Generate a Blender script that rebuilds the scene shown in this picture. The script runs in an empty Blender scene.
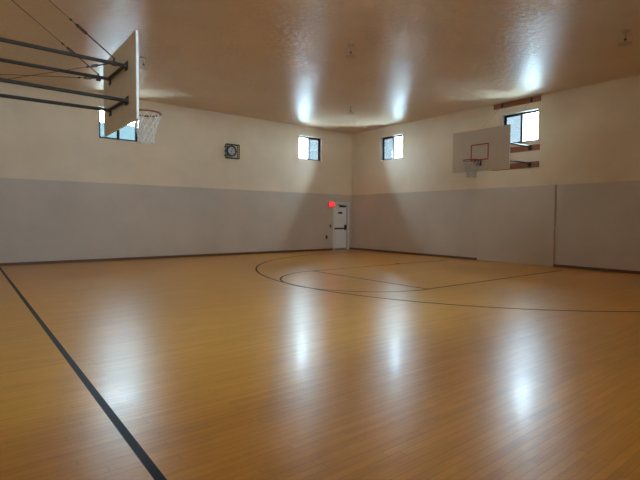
import bpy, bmesh, math, random
from mathutils import Vector, Matrix
random.seed(7)
S = bpy.context.scene
COL = S.collection
PI = math.pi

# ------------------------------------------------------------------ room numbers (metres)
XR, XL = 13.55, -0.12      # right end wall, rear end wall (behind the near hoop)
YF, YN = 15.02, -0.30      # far side wall (left in the picture), near side wall
H = 5.03                   # ceiling
PAINT = 2.375              # top of the grey paint
T = 0.24                   # wall thickness
WS, WT = 3.70, 4.66        # window sill and head
YC = 7.50                  # court axis

# ------------------------------------------------------------------ helpers
def link(o):
    COL.objects.link(o); return o

def obj(name, bm, mat, parent=None, smooth=False, bevel=0.0):
    bmesh.ops.recalc_face_normals(bm, faces=bm.faces)
    me = bpy.data.meshes.new(name); bm.to_mesh(me); bm.free()
    me.materials.append(mat)
    if smooth:
        for p in me.polygons: p.use_smooth = True
    o = bpy.data.objects.new(name, me); link(o)
    if parent is not None: o.parent = parent
    if bevel:
        m = o.modifiers.new('bevel', 'BEVEL'); m.width = bevel; m.segments = 2; m.limit_method = 'ANGLE'
    return o

def empty(name, loc, rz=0.0):
    o = bpy.data.objects.new(name, None); link(o)
    o.empty_display_size = 0.1
    o.location = loc; o.rotation_euler = (0, 0, rz)
    return o

def tag(o, label=None, cat=None, group=None, kind=None):
    if label: o['label'] = label
    if cat: o['category'] = cat
    if group: o['group'] = group
    if kind: o['kind'] = kind
    return o

def box(bm, x0, x1, y0, y1, z0, z1):
    v = [bm.verts.new((x, y, z)) for x in (x0, x1) for y in (y0, y1) for z in (z0, z1)]
    for f in ((0,1,3,2),(4,6,7,5),(0,4,5,1),(2,3,7,6),(0,2,6,4),(1,5,7,3)):
        bm.faces.new([v[i] for i in f])
    return bm

def bx(*a):
    return box(bmesh.new(), *a)

def tube(bm, pts, r, n=8, closed=False, cap=True):
    pts = [Vector(p) for p in pts]
    m = len(pts); rings = []
    prev = None
    for i, p in enumerate(pts):
        if closed: d = (pts[(i+1) % m] - pts[i-1])
        elif i == 0: d = pts[1]-pts[0]
        elif i == m-1: d = pts[-1]-pts[-2]
        else: d = (pts[i+1]-pts[i]).normalized() + (pts[i]-pts[i-1]).normalized()
        d.normalize()
        if prev is None:
            a = Vector((0,0,1)) if abs(d.z) < .9 else Vector((1,0,0))
            u = d.cross(a).normalized()
        else:
            u = (prev - d*prev.dot(d)).normalized()
        prev = u; w = d.cross(u)
        rr = r[i] if isinstance(r, (list, tuple)) else r
        rings.append([bm.verts.new(p + (u*math.cos(2*PI*k/n) + w*math.sin(2*PI*k/n))*rr) for k in range(n)])
    for i in range(m if closed else m-1):
        A, B = rings[i], rings[(i+1) % m]
        for k in range(n):
            bm.faces.new((A[k], A[(k+1) % n], B[(k+1) % n], B[k]))
    if cap and not closed:
        bm.faces.new(rings[0][::-1]); bm.faces.new(rings[-1])
    return bm

def lathe(bm, prof, c=(0,0,0), n=24):
    rings = []
    for r, z in prof:
        rings.append([bm.verts.new((c[0]+r*math.cos(2*PI*k/n), c[1]+r*math.sin(2*PI*k/n), c[2]+z)) for k in range(n)])
    for a, b in zip(rings, rings[1:]):
        for k in range(n): bm.faces.new((a[k], a[(k+1) % n], b[(k+1) % n], b[k]))
    bm.faces.new(rings[0][::-1]); bm.faces.new(rings[-1])
    return bm

def disc_y(bm, cx, cz, y0, y1, r, n=28, r_in=0.0):
    """disc or ring whose axis is y"""
    def ring(rr, y): return [bm.verts.new((cx+rr*math.cos(2*PI*k/n), y, cz+rr*math.sin(2*PI*k/n))) for k in range(n)]
    a, b = ring(r, y0), ring(r, y1)
    for k in range(n): bm.faces.new((a[k], a[(k+1)%n], b[(k+1)%n], b[k]))
    if r_in:
        c, d = ring(r_in, y0), ring(r_in, y1)
        for k in range(n):
            j = (k+1) % n
            bm.faces.new((c[k], c[j], d[j], d[k])); bm.faces.new((a[k], a[j], c[j], c[k])); bm.faces.new((b[k], b[j], d[j], d[k]))
    else:
        bm.faces.new(a); bm.faces.new(b)
    return bm

# ------------------------------------------------------------------ materials
def nmat(name):
    m = bpy.data.materials.new(name); m.use_nodes = True
    nt = m.node_tree; p = nt.nodes['Principled BSDF']
    return m, nt, nt.nodes, nt.links, p

def simple(name, col, rough=0.5, metal=0.0, var=0.08, scale=12.0, spec=0.5, coat=0.0, bump=0.0, emit=None, es=0.0):
    m, nt, N, L, p = nmat(name)
    tc = N.new('ShaderNodeTexCoord'); nz = N.new('ShaderNodeTexNoise')
    nz.inputs['Scale'].default_value = scale; nz.inputs['Detail'].default_value = 4
    L.new(tc.outputs['Object'], nz.inputs['Vector'])
    r = N.new('ShaderNodeValToRGB')
    r.color_ramp.elements[0].position = .3; r.color_ramp.elements[1].position = .7
    r.color_ramp.elements[0].color = (*[c*(1-var) for c in col], 1)
    r.color_ramp.elements[1].color = (*[min(1, c*(1+var)) for c in col], 1)
    L.new(nz.outputs['Fac'], r.inputs['Fac']); L.new(r.outputs['Color'], p.inputs['Base Color'])
    p.inputs['Roughness'].default_value = rough; p.inputs['Metallic'].default_value = metal
    p.inputs['Specular IOR Level'].default_value = spec
    p.inputs['Coat Weight'].default_value = coat
    if bump:
        b = N.new('ShaderNodeBump'); b.inputs['Strength'].default_value = bump; b.inputs['Distance'].default_value = .01
        L.new(nz.outputs['Fac'], b.inputs['Height']); L.new(b.outputs['Normal'], p.inputs['Normal'])
    if emit:
        p.inputs['Emission Color'].default_value = (*emit, 1); p.inputs['Emission Strength'].default_value = es
    return m

UPPER = (0.79, 0.635, 0.45)
LOWER = (0.585, 0.485, 0.39)
def wall_mat():
    m, nt, N, L, p = nmat('painted_wall')
    tc = N.new('ShaderNodeTexCoord'); sx = N.new('ShaderNodeSeparateXYZ')
    L.new(tc.outputs['Object'], sx.inputs['Vector'])
    gt = N.new('ShaderNodeMath'); gt.operation = 'GREATER_THAN'; gt.inputs[1].default_value = PAINT
    L.new(sx.outputs['Z'], gt.inputs[0])
    nz = N.new('ShaderNodeTexNoise'); nz.inputs['Scale'].default_value = 1.3; nz.inputs['Detail'].default_value = 5
    L.new(tc.outputs['Object'], nz.inputs['Vector'])
    mx = N.new('ShaderNodeMix'); mx.data_type = 'RGBA'
    mx.inputs['A'].default_value = (*LOWER, 1); mx.inputs['B'].default_value = (*UPPER, 1)
    L.new(gt.outputs[0], mx.inputs['Factor'])
    mr = N.new('ShaderNodeMapRange'); mr.inputs['To Min'].default_value = .95; mr.inputs['To Max'].default_value = 1.05
    mr.inputs['From Min'].default_value = .3; mr.inputs['From Max'].default_value = .7
    L.new(nz.outputs['Fac'], mr.inputs['Value'])
    mu = N.new('ShaderNodeVectorMath'); mu.operation = 'SCALE'
    L.new(mx.outputs['Result'], mu.inputs[0]); L.new(mr.outputs['Result'], mu.inputs['Scale'])
    L.new(mu.outputs['Vector'], p.inputs['Base Color'])
    p.inputs['Roughness'].default_value = .42
    n2 = N.new('ShaderNodeTexNoise'); n2.inputs['Scale'].default_value = 60; n2.inputs['Detail'].default_value = 2
    L.new(tc.outputs['Object'], n2.inputs['Vector'])
    b = N.new('ShaderNodeBump'); b.inputs['Strength'].default_value = .25; b.inputs['Distance'].default_value = .004
    L.new(n2.outputs['Fac'], b.inputs['Height']); L.new(b.outputs['Normal'], p.inputs['Normal'])
    return m

def ceil_mat():
    m, nt, N, L, p = nmat('glossy_ceiling_paint')
    tc = N.new('ShaderNodeTexCoord')
    n1 = N.new('ShaderNodeTexNoise'); n1.inputs['Scale'].default_value = .8; n1.inputs['Detail'].default_value = 3
    L.new(tc.outputs['Object'], n1.inputs['Vector'])
    r = N.new('ShaderNodeValToRGB')
    r.color_ramp.elements[0].position = .3; r.color_ramp.elements[1].position = .7
    r.color_ramp.elements[0].color = (0.68, 0.53, 0.37, 1); r.color_ramp.elements[1].color = (0.73, 0.58, 0.41, 1)
    L.new(n1.outputs['Fac'], r.inputs['Fac']); L.new(r.outputs['Color'], p.inputs['Base Color'])
    p.inputs['Roughness'].default_value = .32
    p.inputs['Specular IOR Level'].default_value = .08
    mp = N.new('ShaderNodeMapping'); mp.inputs['Rotation'].default_value = (0, 0, math.radians(-20)); mp.inputs['Scale'].default_value = (1, 1.5, 1)
    L.new(tc.outputs['Object'], mp.inputs['Vector'])
    n2 = N.new('ShaderNodeTexNoise'); n2.inputs['Scale'].default_value = 7.5; n2.inputs['Detail'].default_value = 5; n2.inputs['Roughness'].default_value = .6
    L.new(mp.outputs['Vector'], n2.inputs['Vector'])
    b = N.new('ShaderNodeBump'); b.inputs['Strength'].default_value = .9; b.inputs['Distance'].default_value = .022
    L.new(n2.outputs['Fac'], b.inputs['Height']); L.new(b.outputs['Normal'], p.inputs['Normal'])
    return m

def floor_mat():
    m, nt, N, L, p = nmat('maple_strip_floor')
    tc = N.new('ShaderNodeTexCoord')
    br = N.new('ShaderNodeTexBrick')
    br.offset = .37; br.offset_frequency = 3; br.squash = .8; br.squash_frequency = 2
    br.inputs['Scale'].default_value = 1; br.inputs['Mortar Size'].default_value = .0012
    br.inputs['Brick Width'].default_value = .95; br.inputs['Row Height'].default_value = .057
    br.inputs['Color1'].default_value = (0.70, 0.305, 0.022, 1)
    br.inputs['Color2'].default_value = (0.79, 0.365, 0.034, 1)
    br.inputs['Mortar'].default_value = (0.38, 0.18, 0.035, 1)
    L.new(tc.outputs['Object'], br.inputs['Vector'])
    # second, offset course of tone so that single boards stand out
    mp = N.new('ShaderNodeMapping'); mp.inputs['Scale'].default_value = (.9, 9, 1)
    L.new(tc.outputs['Object'], mp.inputs['Vector'])
    gr = N.new('ShaderNodeTexNoise'); gr.inputs['Scale'].default_value = 2.2; gr.inputs['Detail'].default_value = 6; gr.inputs['Roughness'].default_value = .6
    L.new(mp.outputs['Vector'], gr.inputs['Vector'])
    big = N.new('ShaderNodeTexNoise'); big.inputs['Scale'].default_value = .35; big.inputs['Detail'].default_value = 3
    L.new(tc.outputs['Object'], big.inputs['Vector'])
    def rng(src, a, b):
        q = N.new('ShaderNodeMapRange'); q.inputs['From Min'].default_value = .28; q.inputs['From Max'].default_value = .72
        q.inputs['To Min'].default_value = a; q.inputs['To Max'].default_value = b
        L.new(src, q.inputs['Value']); return q.outputs['Result']
    k = N.new('ShaderNodeMath'); k.operation = 'MULTIPLY'
    L.new(rng(gr.outputs['Fac'], .89, 1.10), k.inputs[0]); L.new(rng(big.outputs['Fac'], .93, 1.07), k.inputs[1])
    mu = N.new('ShaderNodeVectorMath'); mu.operation = 'SCALE'
    L.new(br.outputs['Color'], mu.inputs[0]); L.new(k.outputs[0], mu.inputs['Scale'])
    L.new(mu.outputs['Vector'], p.inputs['Base Color'])
    p.inputs['Roughness'].default_value = .29
    p.inputs['Specular IOR Level'].default_value = .62
    p.inputs['Coat Weight'].default_value = .08; p.inputs['Coat IOR'].default_value = 1.35
    # worn finish: coat roughness wanders a little
    wr = N.new('ShaderNodeTexNoise'); wr.inputs['Scale'].default_value = 1.7; wr.inputs['Detail'].default_value = 7
    L.new(tc.outputs['Object'], wr.inputs['Vector'])
    L.new(rng(wr.outputs['Fac'], .09, .14), p.inputs['Coat Roughness'])
    mp2 = N.new('ShaderNodeMapping'); mp2.inputs['Scale'].default_value = (1, 5, 1)
    L.new(tc.outputs['Object'], mp2.inputs['Vector'])
    n2 = N.new('ShaderNodeTexNoise'); n2.inputs['Scale'].default_value = 4.5; n2.inputs['Detail'].default_value = 6; n2.inputs['Roughness'].default_value = .65
    L.new(mp2.outputs['Vector'], n2.inputs['Vector'])
    b = N.new('ShaderNodeBump'); b.inputs['Strength'].default_value = .55; b.inputs['Distance'].default_value = .005
    L.new(n2.outputs['Fac'], b.inputs['Height'])
    L.new(b.outputs['Normal'], p.inputs['Normal'])
    b2 = N.new('ShaderNodeBump'); b2.inputs['Strength'].default_value = .22; b2.inputs['Distance'].default_value = .003
    L.new(n2.outputs['Fac'], b2.inputs['Height']); L.new(b2.outputs['Normal'], p.inputs['Coat Normal'])
    return m

def wood_mat(name, c1, c2, rough=.5, axis=(1, 9, 9)):
    m, nt, N, L, p = nmat(name)
    tc = N.new('ShaderNodeTexCoord'); mp = N.new('ShaderNodeMapping'); mp.inputs['Scale'].default_value = axis
    L.new(tc.outputs['Object'], mp.inputs['Vector'])
    nz = N.new('ShaderNodeTexNoise'); nz.inputs['Scale'].default_value = 3; nz.inputs['Detail'].default_value = 6
    L.new(mp.outputs['Vector'], nz.inputs['Vector'])
    r = N.new('ShaderNodeValToRGB')
    r.color_ramp.elements[0].position = .3; r.color_ramp.elements[1].position = .7
    r.color_ramp.elements[0].color = (*c1, 1); r.color_ramp.elements[1].color = (*c2, 1)
    L.new(nz.outputs['Fac'], r.inputs['Fac']); L.new(r.outputs['Color'], p.inputs['Base Color'])
    p.inputs['Roughness'].default_value = rough
    return m

def glass_mat(name, tint, gloss=.06):
    m = bpy.data.materials.new(name); m.use_nodes = True
    nt = m.node_tree; N, L = nt.nodes, nt.links
    N.remove(N['Principled BSDF'])
    t = N.new('ShaderNodeBsdfTransparent'); t.inputs['Color'].default_value = (*tint, 1)
    g = N.new('ShaderNodeBsdfGlossy'); g.inputs['Roughness'].default_value = .03
    f = N.new('ShaderNodeFresnel'); f.inputs['IOR'].default_value = 1.3
    x = N.new('ShaderNodeMixShader')
    L.new(f.outputs['Fac'], x.inputs['Fac']); L.new(t.outputs[0], x.inputs[1]); L.new(g.outputs[0], x.inputs[2])
    L.new(x.outputs[0], N['Material Output'].inputs['Surface'])
    return m

M = dict(
    wall=wall_mat(), ceil=ceil_mat(), floor=floor_mat(),
    reveal=simple('white_reveal', (.80, .79, .76), .5),
    base=wood_mat('baseboard_wood', (.13, .05, .02), (.19, .08, .035), .4),
    plank=wood_mat('mounting_plank_wood', (.25, .085, .035), (.36, .135, .06), .5, (9, 1, 9)),
    bronze=simple('dark_bronze_frame', (.018, .016, .014), .4, 0.3),
    glass=glass_mat('window_glass', (.93, .96, .96)),
    screen=glass_mat('dimming_film', (.100, .100, .099)),  # tint of the added layer that dims window halves
    film1=glass_mat('pale_dimming_film', (.086, .097, .096)),
    steel=simple('dark_painted_steel', (.035, .023, .016), .55, .2, .15, 20),
    cable=simple('dark_wire_rope', (.05, .035, .025), .5, .4),
    board=simple('backboard_tan_paint', (.54, .42, .30), .42, 0, .03, 3),
    boardedge=simple('backboard_white_edge', (.82, .80, .76), .45),
    boardback=simple('backboard_back', (.70, .62, .50), .5, 0, .04, 3),
    target=simple('target_paint', (.30, .035, .015), .45),
    rim=simple('rim_orange_red', (.30, .038, .015), .4, .0, .1),
    bracket=simple('dark_red_bracket', (.10, .018, .012), .45),
    net=simple('net_cord', (.86, .84, .80), .8),
    netold=simple('net_cord_grey', (.42, .40, .36), .8),
    black=simple('black_line_paint', (.012, .012, .012), .5, 0, .1, 5, spec=.2),
    maroon=simple('maroon_line_paint', (.085, .030, .018), .55, 0, .1, 5, spec=.12),
    door=simple('door_paint', (.86, .84, .81), .4, 0, .02),
    doorframe=simple('door_frame_paint', (.80, .77, .72), .4, 0, .02),
    darkmetal=simple('dark_bronze_hardware', (.03, .026, .022), .35, .7),
    alu=simple('worn_aluminium', (.45, .44, .42), .4, .8),
    dark=simple('dark_plastic', (.02, .019, .018), .5),
    white=simple('off_white_plastic', (.68, .65, .58), .5),
    face=simple('clock_face_grey', (.72, .71, .70), .3, 0, .02),
    exit_body=simple('exit_sign_housing', (.16, .02, .02), .5),
    exit_red=simple('exit_letter_glow', (.8, .02, .02), .5, emit=(1, .006, .008), es=.7),
    sprink=simple('sprinkler_paint', (.50, .42, .31), .4, .1),
    brass=simple('dull_brass', (.20, .14, .07), .4, .8),
    ground=simple('outdoor_concrete', (.52, .51, .48), .9, 0, .06, .3),
)
for k in ('black', 'maroon'):
    p = M[k].node_tree.nodes['Principled BSDF']; p.inputs['Coat Roughness'].default_value = .16

# ------------------------------------------------------------------ the shell
def struct(o): o['kind'] = 'structure'; return o

def wall_bm(axis, inner, outer, a0, a1, z0, z1, holes):
    """wall slab perpendicular to `axis`; holes = [(a, b, z_lo, z_hi)]"""
    bm = bmesh.new()
    A = sorted({a0, a1, *[h[0] for h in holes], *[h[1] for h in holes]})
    Z = sorted({z0, z1, *[h[2] for h in holes], *[h[3] for h in holes]})
    def P(d, a, z): return (a, d, z) if axis == 'y' else (d, a, z)
    def hole(a, z): return any(h[0] < a < h[1] and h[2] < z < h[3] for h in holes)
    cache = {}
    def V(*p):
        if p not in cache: cache[p] = bm.verts.new(P(*p))
        return cache[p]
    for i in range(len(A)-1):
        for j in range(len(Z)-1):
            if hole((A[i]+A[i+1])/2, (Z[j]+Z[j+1])/2): continue
            for d in (inner, outer):
                bm.faces.new([V(d, A[i], Z[j]), V(d, A[i+1], Z[j]), V(d, A[i+1], Z[j+1]), V(d, A[i], Z[j+1])])
            for (da, a, b) in ((-1, A[i], A[i]), (1, A[i+1], A[i+1])):
                am = a - 1e-4 if da < 0 else a + 1e-4
                if am < a0 or am > a1 or hole(am, (Z[j]+Z[j+1])/2):
                    bm.faces.new([V(inner, a, Z[j]), V(inner, a, Z[j+1]), V(outer, a, Z[j+1]), V(outer, a, Z[j])])
            for (dz, z) in ((-1, Z[j]), (1, Z[j+1])):
                zm = z + dz*1e-4
                if zm < z0 or zm > z1 or hole((A[i]+A[i+1])/2, zm):
                    bm.faces.new([V(inner, A[i], z), V(inner, A[i+1], z), V(outer, A[i+1], z), V(outer, A[i], z)])
    return bm

WIN_L = [(3.33, 4.51), (10.70, 11.87)]
WIN_R = [(6.82, 8.00), (12.13, 13.33)]
WIN_ADDED_N = [(1.30, 2.48), (4.60, 5.78)]      # unseen windows added in the near side wall to brighten the room
GX0, GX1, GH = 0.45, 1.30, 2.08          # added, unseen plain door in the near side wall, right beside the camera
DX0, DX1, DH = 12.54, 13.36, 1.985
hl = [(a, b, WS, WT) for a, b in WIN_L] + [(DX0, DX1, -0.02, DH)]
w1 = struct(obj('wall_left', wall_bm('y', YF, YF+T, XL-T, XR+T, -0.02, H+.1, hl), M['wall']))
w2 = struct(obj('wall_right', wall_bm('x', XR, XR+T, YN-T, YF, -0.02, H+.1, [(a, b, WS, WT) for a, b in WIN_R]), M['wall']))
w3 = struct(obj('wall_rear', wall_bm('x', XL, XL-T, YN-T, YF, -0.02, H+.1, []), M['wall']))
w4 = struct(obj('wall_near', wall_bm('y', YN, YN-T, XL, XR, -0.02, H+.1, [(a, b, WS, WT) for a, b in WIN_ADDED_N] + [(GX0, GX1, -.02, GH)]), M['wall']))
fl = struct(obj('floor', bx(XL-T, XR+T, YN-T, YF+T, -.12, 0), M['floor']))
struct(obj('ceiling', bx(XL-T, XR+T, YN-T, YF+T, H, H+.14), M['ceil']))
struct(obj('ground', bx(-80, 95, -80, 95, -.42, -.22), M['ground']))

# windows: sliding two-sash units set 0.13 m back in white lined openings
wn = 0
def window(axis, inner, sgn, a0, a1, films, portal=True):
    """sgn: outward direction along axis; screens = which halves (0 = low a, 1 = high a) carry an added dimming screen"""
    global wn; wn += 1
    def B(bm, a, b, d0, d1, z0, z1):
        d0, d1 = sorted((inner + sgn*d0, inner + sgn*d1))
        return box(bm, a, b, d0, d1, z0, z1) if axis == 'y' else box(bm, d0, d1, a, b, z0, z1)
    f = .05; mid = (a0+a1)/2
    bm = bmesh.new(); D0, D1 = .13, .19
    B(bm, a0, a1, D0, D1, WS, WS+f); B(bm, a0, a1, D0, D1, WT-f, WT)
    B(bm, a0, a0+f, D0, D1, WS+f, WT-f); B(bm, a1-f, a1, D0, D1, WS+f, WT-f)
    o = struct(obj('window_%d' % wn, bm, M['bronze']))
    # white lined reveal
    bm = bmesh.new(); e = .012
    B(bm, a0, a0+e, .001, D0, WS+e, WT-e); B(bm, a1-e, a1, .001, D0, WS+e, WT-e)
    B(bm, a0, a1, .001, D0, WS, WS+e); B(bm, a0, a1, .001, D0, WT-e, WT)
    obj('window_reveal', bm, M['reveal'], o)
    for half, (s0, s1, dd) in enumerate(((a0+f, mid+.035, .135), (mid-.035, a1-f, .160))):
        bm = bmesh.new(); g = .028; z0, z1 = WS+f, WT-f
        lo = g if half == 0 else .07; hi = .07 if half == 0 else g
        B(bm, s0, s0+lo, dd, dd+.022, z0, z1); B(bm, s1-hi, s1, dd, dd+.022, z0, z1)
        B(bm, s0+lo, s1-hi, dd, dd+.022, z0, z0+g); B(bm, s0+lo, s1-hi, dd, dd+.022, z1-g, z1)
        sash = obj('sash', bm, M['bronze'], o)
        bm = bmesh.new(); B(bm, s0+lo, s1-hi, dd+.009, dd+.013, z0+g, z1-g)
        obj('pane', bm, M['glass'], sash)
        if half in films:
            bm = bmesh.new(); B(bm, s0+.012, s1-.012, .184, .1855, z0+.012, z0+(z1-z0)*.56 if len(films) == 2 else z1-.012)
            obj('dimming_film', bm, M['film1'] if len(films) == 2 else M['screen'], o)  # added layer, only there to dim the daylight in this half
    if portal:
        ld = bpy.data.lights.new('daylight_portal', 'AREA'); ld.shape = 'RECTANGLE'
        ld.size = a1-a0; ld.size_y = WT-WS; ld.cycles.is_portal = True
        lo = bpy.data.objects.new('daylight_portal', ld); link(lo)
        d = inner + sgn*.215
        zc = (WS+WT)/2; am = (a0+a1)/2
        lo.location = (am, d, zc) if axis == 'y' else (d, am, zc)
        n = Vector((0, -sgn, 0)) if axis == 'y' else Vector((-sgn, 0, 0))
        lo.rotation_euler = n.to_track_quat('-Z', 'Z').to_euler()
        lo.parent = o
window('y', YF, 1, *WIN_L[0], (0, 1))
window('y', YF, 1, *WIN_L[1], (1,))
window('x', XR, 1, *WIN_R[1], (1,))
window('x', XR, 1, *WIN_R[0], (1,))
window('y', YN, -1, *WIN_ADDED_N[0], ())  # added out of view for more daylight
window('y', YN, -1, *WIN_ADDED_N[1], ())  # second added window, also out of view

# plain door added out of view in the near side wall
bm = bmesh.new(); y0, y1 = YN-T-.01, YN+.015
box(bm, GX0-.05, GX0+.03, y0, y1, 0, GH+.05); box(bm, GX1-.03, GX1+.05, y0, y1, 0, GH+.05)
box(bm, GX0+.03, GX1-.03, y0, y1, GH-.03, GH+.05)
gdoor = struct(obj('added_door_2', bx(GX0+.031, GX1-.031, YN-.14, YN-.09, .002, GH-.031), M['door']))
obj('door_frame', bm, M['doorframe'], gdoor)
obj('door_handle', tube(bmesh.new(), [(GX1-.10, YN-.09, 1.0), (GX1-.10, YN-.03, 1.0), (GX1-.20, YN-.03, 1.0)], .011, 8), M['darkmetal'], gdoor)

# baseboards (broken by the door and by the flush panel)
BH, BT = .078, .018
def baseboard(name, *runs):
    bm = bmesh.new()
    for r in runs: box(bm, *r, 0, BH)
    struct(obj(name, bm, M['base'], bevel=.004))
PY0, PY1 = 6.25, 8.75
baseboard('baseboard_left', (XL, DX0-.06, YF-BT, YF), (DX1+.06, XR, YF-BT, YF))
baseboard('baseboard_right', (XR-BT, XR, YN, PY0), (XR-BT, XR, PY1, YF-BT))
baseboard('baseboard_rear', (XL, XL+BT, YN, YF-BT))
baseboard('baseboard_near', (XL+BT, GX0-.06, YN, YN+BT), (GX1+.06, XR-BT, YN, YN+BT))

# flush grey panel under the far hoop, where the baseboard stops
M['panel'] = simple('grey_panel_paint', LOWER, .42, 0, .03, 1.5)
pn = obj('wall_panel', bx(XR-.020, XR, PY0, PY1, .004, PAINT-.012), M['panel'], bevel=.004)
tag(pn, 'wide flush grey panel interrupting the baseboard beneath the far hoop', 'wall panel')

# ------------------------------------------------------------------ painted court lines
LW = .05; LZ = .0012
def line_obj(name, bm, mat): return obj(name, bm, mat, fl)
line_obj('baseline', bx(.76, .812, YN+.05, YF-BT, .0001, LZ), M['black'])
def arc(bm, cx, cy, R, a0, a1, n=96, w=LW):
    lo, up = [], []
    for i in range(n+1):
        a = a0+(a1-a0)*i/n
        for r, st in ((R-w/2, 0), (R+w/2, 1)):
            x, y = cx+r*math.cos(a), cy+r*math.sin(a)
            (lo if st == 0 else up).append((bm.verts.new((x, y, LZ)), bm.verts.new((x, y, .0001))))
    for i in range(n):
        bm.faces.new((lo[i][0], lo[i+1][0], up[i+1][0], up[i][0]))
        bm.faces.new((lo[i][1], lo[i+1][1], up[i+1][1], up[i][1]))
        bm.faces.new((lo[i][0], lo[i+1][0], lo[i+1][1], lo[i][1]))
        bm.faces.new((up[i][0], up[i+1][0], up[i+1][1], up[i][1]))
bm = bmesh.new(); TX, TR = 11.49, 6.175
arc(bm, TX, 7.46, TR, PI/2, 3*PI/2, 140)
for s in (1, -1): box(bm, TX, 12.75, 7.46+s*TR-LW/2, 7.46+s*TR+LW/2, .0001, LZ)
line_obj('three_point_line', bm, M['maroon'])
bm = bmesh.new(); arc(bm, 7.14, YC, 1.86, PI/2, 3*PI/2, 72, .045); line_obj('free_throw_circle', bm, M['maroon'])
bm = bmesh.new()
box(bm, 7.09, 7.14, YC-1.85, YC+1.85, .0001, LZ)
line_obj('free_throw_line', bm, M['maroon'])
for s in (1, -1):
    line_obj('lane_line', bx(7.14, 12.75, YC+s*1.84-.025, YC+s*1.84+.025, .0001, LZ), M['maroon'])

line_obj('lane_block', bx(10.30, 10.50, YC+1.865, YC+1.98, .0001, LZ), M['maroon'])

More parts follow.
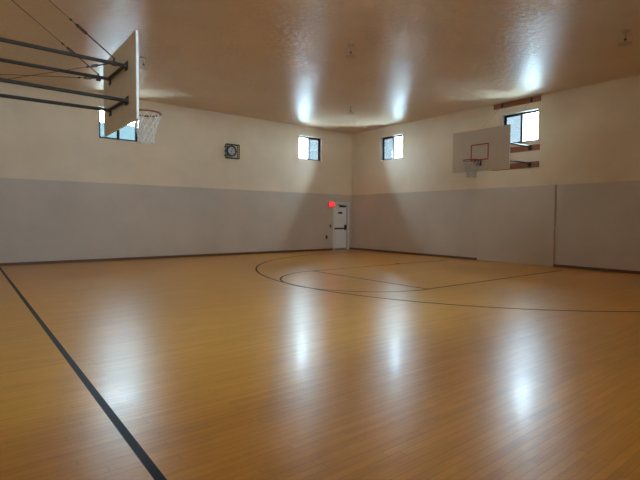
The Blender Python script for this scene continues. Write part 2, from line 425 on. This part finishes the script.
# ------------------------------------------------------------------ basketball hoops
def make_hoop(name, x, rz, d, zlo, zhi, sway, net, label, group):
    """local frame: board face at x=0 looking +x, wall at x=-d"""
    root = empty(name, (x, YC, 0), rz); tag(root, label, 'basketball hoop', group)
    hw = .90; th = .035
    bd = obj('backboard', bx(-th, 0, -hw, hw, zlo, zhi), M['board'], root, bevel=.003)
    bd.data.materials.append(M['boardedge']); bd.data.materials.append(M['boardback'])
    for p in bd.data.polygons:
        if abs(p.normal.x) < .5: p.material_index = 1
        elif p.normal.x < 0: p.material_index = 2
    # target square
    tz = 3.03; bm = bmesh.new(); q = .035
    a, b = -.285, .285
    box(bm, 0.0002, .003, a, a+q, tz, tz+.46); box(bm, 0.0002, .003, b-q, b, tz, tz+.46)
    box(bm, 0.0002, .003, a+q, b-q, tz, tz+q); box(bm, 0.0002, .003, a+q, b-q, tz+.46-q, tz+.46)
    obj('target_square', bm, M['target'], bd)
    # rim
    RZ = 3.0; R = .225; cx = .15+R
    bm = bmesh.new()
    tube(bm, [(cx+R*math.cos(2*PI*k/48), R*math.sin(2*PI*k/48), RZ) for k in range(48)], .013, 10, True)
    rim = obj('rim', bm, M['rim'], root, True)
    bm = bmesh.new()
    box(bm, .003, .012, -.07, .07, RZ-.13, RZ+.03); box(bm, .012, .155, -.055, .055, RZ-.012, RZ-.004)
    for s in (1, -1):
        tube(bm, [(.012, s*.05, RZ-.11), (.17, s*.10, RZ-.010)], .008, 8)
        tube(bm, [(.012, s*.06, RZ-.006), (.17, s*.105, RZ-.006)], .009, 8)
    obj('rim_bracket', bm, M['bracket'], rim)
    for k in range(12):
        bm = bmesh.new()
        a = 2*PI*(k+.5)/12; c0 = Vector((cx+R*math.cos(a), R*math.sin(a), RZ-.010))
        tube(bm, [c0+Vector((0, 0, .004)), c0+Vector((0, 0, -.012)), c0+Vector((.012*math.cos(a+PI/2), .012*math.sin(a+PI/2), -.020))], .004, 6)
        obj('net_hook', bm, M['steel'], rim)
    # net: diamond mesh of cord
    rows = [(0.0, .222), (.09, .200), (.17, .172), (.25, .148), (.325, .130), (.39, .122), (.45, .128)]
    bm = bmesh.new(); rnd = random.Random(3)
    P = []
    for i, (dz, r) in enumerate(rows):
        row = []
        for k in range(12):
            a = 2*PI*(k+.5+(.5 if i % 2 else 0))/12 + rnd.uniform(-.03, .03)
            rr = r*rnd.uniform(.96, 1.04)
            row.append(Vector((cx+rr*math.cos(a), rr*math.sin(a), RZ-.02-dz)))
        P.append(row)
    for i in range(len(rows)-1):
        for k in range(12):
            k2 = (k+1) % 12 if i % 2 else (k-1) % 12
            tube(bm, [P[i][k], P[i+1][k]], .0062, 5); tube(bm, [P[i][k], P[i+1][k2]], .0062, 5)
    obj('net', bm, net, root, True)
    # steel support: two pairs of arms joined by crossbars at the board
    ay = .47; ar = .026
    for z in (3.53, 3.035):
        bm = bmesh.new(); tube(bm, [(-th-.03, -ay-.03, z), (-th-.03, ay+.03, z+(.03 if sway else 0))], .024, 10)
        box(bm, -th-.012, -th, -ay-.06, -ay+.06, z-.06, z+.06); box(bm, -th-.012, -th, ay-.06, ay+.06, z-.06, z+.06)
        obj('crossbar', bm, M['steel'], root, False)
        for s in (-1, 1):
            bm = bmesh.new(); tube(bm, [(-d+.055, s*ay, z+.02), (-th-.03, s*ay, z+(.03 if s > 0 and sway else 0))], ar, 12)
            obj('support_arm', bm, M['steel'], root, False)
    # wooden planks bolted to the wall with steel brackets
    for z0, z1, top in ((4.86, 5.02, True), (3.43, 3.60, False), (2.925, 3.10, False)):
        pl = obj('mounting_plank', bx(-d+.001, -d+.04, -.77, .74, z0, z1), M['plank'], root, bevel=.003)
        for s in (-1, 1):
            zc = 4.93 if top else (3.53 if z0 > 3.2 else 3.035)
            bm = bmesh.new()
            if top:
                box(bm, -d+.04, -d+.048, s*ay-.035, s*ay+.035, z0+.01, z1-.01)
                box(bm, -d+.048, -d+.085, s*ay-.006, s*ay+.006, zc-.04, zc+.04)
            else:
                box(bm, -d+.04, -d+.048, s*ay-.05, s*ay+.05, z0+.01, z1-.01)
                box(bm, -d+.048, -d+.10, s*ay-.04, s*ay-.028, zc-.04, zc+.04); box(bm, -d+.048, -d+.10, s*ay+.028, s*ay+.04, zc-.04, zc+.04)
            obj('bracket', bm, M['steel'], pl)
    # wire ropes to the top plank, each with a turnbuckle and a rod down to a clamp on the arm
    def rope(a, b, t0=.20, t1=.34, r=.0045 if sway else .002):
        a, b = Vector(a), Vector(b); L_ = (b-a).length
        t0, t1 = t0/L_*1.0, t1/L_*1.0
        bm = bmesh.new()
        tube(bm, [a, b], r, 6)
        o = obj('cable', bm, M['cable'], root)
        bm = bmesh.new()
        tube(bm, [a, a.lerp(b, t0)], .008, 6)
        p0, p1 = a.lerp(b, t0), a.lerp(b, t1)
        dirn = (b-a).normalized(); side = dirn.cross(Vector((0, 1, 0))).normalized()
        tube(bm, [p0, p0.lerp(p1, .15)+side*.014, p0.lerp(p1, .85)+side*.014, p1], .007, 6)
        tube(bm, [p0, p0.lerp(p1, .15)-side*.014, p0.lerp(p1, .85)-side*.014, p1], .007, 6)
        q = p1+(b-a).normalized()*.05
        tube(bm, [q, q+dirn*.035], .013, 6)
        obj('turnbuckle', bm, M['cable'], o)
    for s in (-1, 1):
        cxp = -.21
        bm = bmesh.new(); tube(bm, [(cxp-.03, s*ay, 3.53), (cxp+.03, s*ay, 3.53)], .034, 12); box(bm, cxp-.012, cxp+.012, s*ay-.008, s*ay+.008, 3.56, 3.615)
        obj('cable_clamp', bm, M['steel'], root)
        rope((cxp, s*ay, 3.605), (-d+.07, s*ay, 4.93), .42 if s < 0 else .38, .60 if s < 0 else .54)
    if sway:
        rope((-.21, -ay, 3.54), (-d+.01, 10.26-YC, 3.54), .30, .44, .004)
        rope((-.21, ay, 3.54), (-d+.01, 9.12-YC, 3.54), .10, .22, .004)
        for yy in (10.26, 9.12):
            bm = bmesh.new(); box(bm, -d+.001, -d+.012, yy-YC-.04, yy-YC+.04, 3.50, 3.58)
            obj('anchor_plate', bm, M['steel'], root)
    return root
make_hoop('basketball_hoop', 1.985, 0, 1.985-XL, 2.71, 3.91, True, M['net'],
          'nearer basketball hoop, seen from behind, with dark arms and cables at upper left', None)
make_hoop('basketball_hoop', 11.60, PI, XR-11.60, 2.72, 3.90, False, M['netold'],
          'far basketball hoop facing the room, red square on tan board under window', None)

# ------------------------------------------------------------------ exit door in the far corner
d = struct(obj('door_1', bx(DX0+.031, DX1-.075, YF+.055, YF+.10, .012, DH-.031), M['door'], bevel=.003))
lx0, lx1 = DX0+.035, DX1-.075
bm = bmesh.new()
box(bm, DX0-.045, DX0+.03, YF-.018, YF+.14, 0, DH+.05); box(bm, DX1-.03, DX1+.045, YF-.018, YF+.14, 0, DH+.05)
box(bm, DX0+.03, DX1-.03, YF-.018, YF+.14, DH-.03, DH+.05)
obj('door_frame', bm, M['doorframe'], d)
obj('jamb_shade_strip', bx(DX1-.082, DX1-.03, YF+.085, YF+.14, 0, DH-.03), M['alu'], d)  # grey strip stands in for the shaded gap beside the leaf
obj('light_stop_panel', bx(DX0, DX1, YF+.141, YF+.16, 0, DH), M['door'], d)  # unseen panel added to stop daylight leaking round the leaf
bm = bmesh.new(); box(bm, lx0+.01, lx1-.10, YF+.012, YF+.04, .885, .945)
box(bm, lx0+.01, lx0+.07, YF+.012, YF+.055, .875, .955)
obj('push_bar', bm, M['darkmetal'], d, bevel=.004)
bm = bmesh.new(); box(bm, lx1-.11, lx1-.02, YF-.005, YF+.055, .86, 1.08)
obj('latch_housing', bm, M['darkmetal'], d, bevel=.004)
bm = bmesh.new(); box(bm, lx0+.32, lx1-.08, YF-.01, YF+.055, DH-.15, DH-.075)
tube(bm, [(lx0+.45, YF+.01, DH-.07), (lx0+.15, YF-.035, DH-.055), (lx0+.30, YF+.01, DH-.045)], .012, 6)
obj('door_closer', bm, M['darkmetal'], d)
obj('door_sign', bx(lx0+.24, lx0+.48, YF+.049, YF+.055, 1.55, 1.635), M['dark'], d)
bm = bmesh.new(); box(bm, lx0+.01, lx1-.01, YF+.046, YF+.055, .015, .075)
obj('door_sweep', bm, M['alu'], d)
bm = bmesh.new()
for z in (.25, 1.0, 1.75): tube(bm, [(lx0-.004, YF+.045, z-.05), (lx0-.004, YF+.045, z+.05)], .010, 8)
obj('hinge', bm, M['alu'], d)
obj('threshold', bx(DX0, DX1, YF, YF+.14, -.001, .010), M['alu'], d)

# exit sign
FONT5 = {'E': ["11111","10000","10000","11110","10000","10000","11111"],
         'X': ["10001","01010","01010","00100","01010","01010","10001"],
         'I': ["01110","00100","00100","00100","00100","00100","01110"],
         'T': ["11111","00100","00100","00100","00100","00100","00100"]}
ex = obj('exit_sign', bx(12.22, 12.535, YF-.055, YF, 1.845, 2.045), M['exit_body'], bevel=.006)
tag(ex, 'small glowing red exit sign on the wall by the top of the door', 'exit sign')
def txt(s, x0, x1, z0, z1, y0, y1, mat, parent, name):
    cu = bpy.data.curves.new('t', 'FONT'); cu.body = s; cu.size = 1; cu.extrude = .5
    t = bpy.data.objects.new('t', cu); link(t); bpy.context.view_layer.update()
    dg = bpy.context.evaluated_depsgraph_get()
    me = bpy.data.meshes.new_from_object(t.evaluated_get(dg)); bpy.data.objects.remove(t)
    xs = [v.co.x for v in me.vertices]; ys = [v.co.y for v in me.vertices]
    for v in me.vertices:
        a = (v.co.x-min(xs))/(max(xs)-min(xs)); b = (v.co.y-min(ys))/(max(ys)-min(ys)); c = v.co.z+.5
        v.co = (x0+a*(x1-x0), y1+(y0-y1)*c, z0+b*(z1-z0))
    me.materials.clear(); me.materials.append(mat)
    o = bpy.data.objects.new(name, me); link(o); o.parent = parent; return o
le = txt('EXIT', 12.245, 12.51, 1.87, 2.02, YF-.062, YF-.056, M['exit_red'], ex, 'lettering')
le['label'] = 'glowing red EXIT letters'

# switch and receptacle left of the door
sw = obj('light_switch', bx(12.32, 12.40, YF-.010, YF, .965, 1.085), M['dark'], bevel=.002)
tag(sw, 'small dark wall switch beside the exit door, level with its push bar', 'switch')
obj('toggle', bx(12.35, 12.37, YF-.022, YF-.010, 1.01, 1.04), M['darkmetal'], sw)
ou = obj('wall_outlet', bx(12.10, 12.185, YF-.010, YF, .50, .63), M['dark'], bevel=.002)
tag(ou, 'small dark wall outlet with a plug, low on the wall left of the door', 'outlet')
bm = bmesh.new(); box(bm, 12.125, 12.165, YF-.05, YF-.010, .575, .615); tube(bm, [(12.145, YF-.045, .58), (12.125, YF-.05, .53), (12.09, YF-.03, .46)], .010, 6)
obj('plug', bm, M['dark'], ou)

# ------------------------------------------------------------------ wall clock inside a wire guard
ccx, ccz = 7.725, 3.715
ck = empty('wall_clock', (ccx, YF, ccz)); tag(ck, 'round grey faced clock high on the left wall, inside a square guard', 'clock')
def cpart(n, bm, mat, par=ck, sm=False):
    o = obj(n, bm, mat, par, sm); return o
bm = disc_y(bmesh.new(), -.02, .02, -.045, -.001, .165); cpart('clock_face', bm, M['face'])
bm = disc_y(bmesh.new(), -.02, .02, -.06, -.001, .195, 32, .15); cpart('clock_rim', bm, M['dark'])
for k in range(12):
    a = 2*PI*k/12; r0, r1 = .125, .15; bm = bmesh.new()
    tube(bm, [(-.02+r0*math.sin(a), -.047, .02+r0*math.cos(a)), (-.02+r1*math.sin(a), -.047, .02+r1*math.cos(a))], .004, 4)
    cpart('hour_mark', bm, M['dark'])
for nm, a, r, w in (('minute_hand', math.radians(20), .115, .006), ('hour_hand', math.radians(200), .075, .008)):
    cpart(nm, tube(bmesh.new(), [(-.02, -.052, .02), (-.02+r*math.sin(a), -.052, .02+r*math.cos(a))], w, 6), M['dark'])
gd = empty('clock_guard', (ccx, YF, ccz)); tag(gd, 'square black wire cage guard mounted over the wall clock', 'clock guard')
bm = bmesh.new(); g = .24; dp = -.13
for y in (dp, -.012):
    tube(bm, [(-g, y, -g), (g, y, -g), (g, y, g), (-g, y, g)], .022 if y == dp else .014, 6, True)
for sx in (-1, 1):
    for sz in (-1, 1): tube(bm, [(sx*g, -.001, sz*g), (sx*g, dp, sz*g)], .015, 6)
obj('guard_frame', bm, M['dark'], gd)
bm = bmesh.new()
for k in range(-2, 3):
    t_ = k*g/3
    tube(bm, [(t_, dp, -g), (t_, dp, g)], .0022, 4); tube(bm, [(-g, dp, t_), (g, dp, t_)], .0022, 4)
    for s in (-1, 1):
        tube(bm, [(s*g, dp, t_), (s*g, -.012, t_)], .0045, 4); tube(bm, [(t_, dp, s*g), (t_, -.012, s*g)], .0045, 4)
obj('guard_wire', bm, M['dark'], gd)
for z in (-.16, 0, .16): obj('mounting_tab', bx(-g-.04, -g+.005, -.03, -.001, z-.025, z+.025), M['dark'], gd)

# ------------------------------------------------------------------ ceiling sprinklers
def sprinkler(x, y, label):
    r = empty('ceiling_sprinkler', (x, y, H)); tag(r, label, 'sprinkler', 'sprinklers on the ceiling')
    obj('escutcheon', lathe(bmesh.new(), [(.085, -.0005), (.085, -.012), (.05, -.03), (.02, -.035)]), M['sprink'], r, False)
    obj('drop_pipe', tube(bmesh.new(), [(0, 0, -.03), (0, 0, -.15)], .016, 12), M['sprink'], r, True)
    bm = bmesh.new(); lathe(bm, [(.022, -.14), (.026, -.165), (.016, -.18)], n=12)
    for s in (-1, 1): tube(bm, [(s*.018, 0, -.17), (s*.03, 0, -.20), (s*.006, 0, -.235)], .005, 6)
    obj('sprinkler_head', bm, M['brass'], r)
    obj('shield_disc', lathe(bmesh.new(), [(.09, -.222), (.125, -.240), (.125, -.248), (.02, -.258)], n=28), M['sprink'], r, False)
    bm = bmesh.new()
    for k in range(6):
        a = 2*PI*k/6; tube(bm, [(.07*math.cos(a), .07*math.sin(a), -.018), (.115*math.cos(a), .115*math.sin(a), -.12), (.12*math.cos(a), .12*math.sin(a), -.238)], .0018, 5)
    tube(bm, [(.118*math.cos(2*PI*k/20), .118*math.sin(2*PI*k/20), -.12) for k in range(20)], .0018, 5, True)
    obj('wire_cage', bm, M['sprink'], r)
sprinkler(6.60, 7.40, 'ceiling sprinkler at the middle of the ceiling, in the open between light streaks')
sprinkler(10.15, 11.35, 'ceiling sprinkler closest to the far corner above the exit door')
sprinkler(3.42, 11.00, 'ceiling sprinkler just right of the nearer backboard')
sprinkler(10.25, 3.50, 'ceiling sprinkler near the right end wall, at the far right')

# ------------------------------------------------------------------ daylight
W = bpy.data.worlds.new('overcast_sky'); S.world = W; W.use_nodes = True
N, L = W.node_tree.nodes, W.node_tree.links
bg = N['Background']
tc = N.new('ShaderNodeTexCoord'); sx = N.new('ShaderNodeSeparateXYZ'); rp = N.new('ShaderNodeValToRGB')
L.new(tc.outputs['Generated'], sx.inputs['Vector']); L.new(sx.outputs['Z'], rp.inputs['Fac'])
rp.color_ramp.elements[0].position = 0; rp.color_ramp.elements[0].color = (.63, .84, 1, 1)
rp.color_ramp.elements[1].position = .8; rp.color_ramp.elements[1].color = (.52, .76, 1, 1)
L.new(rp.outputs['Color'], bg.inputs['Color']); bg.inputs['Strength'].default_value = 3.4

# ------------------------------------------------------------------ camera
yaw, pitch, roll, f = 0.9050754890, 0.0477693988, 0.0079211935, 458.3745
fw = Vector((math.cos(yaw)*math.cos(pitch), math.sin(yaw)*math.cos(pitch), -math.sin(pitch)))
r = Vector((math.sin(yaw), -math.cos(yaw), 0)); u = r.cross(fw)
r2 = math.cos(roll)*r+math.sin(roll)*u; u2 = -math.sin(roll)*r+math.cos(roll)*u
cd = bpy.data.cameras.new('camera'); cam = bpy.data.objects.new('camera', cd); link(cam)
mt = Matrix((r2, u2, -fw)).transposed().to_4x4(); mt.translation = (0, 0, 1.36)
cam.matrix_world = mt
cd.sensor_fit = 'HORIZONTAL'; cd.sensor_width = 36; cd.lens = 36*f/640; cd.clip_start = .02; cd.clip_end = 400
S.camera = cam

S.view_settings.view_transform = 'Standard'; S.view_settings.look = 'None'
S.view_settings.gamma = 1; S.view_settings.use_curve_mapping = False
S.view_settings.exposure = 4.9
S.cycles.max_bounces = 14; S.cycles.diffuse_bounces = 9; S.cycles.glossy_bounces = 6
S.cycles.transparent_max_bounces = 12
S.cycles.use_denoising = True
S.cycles.sample_clamp_indirect = 0
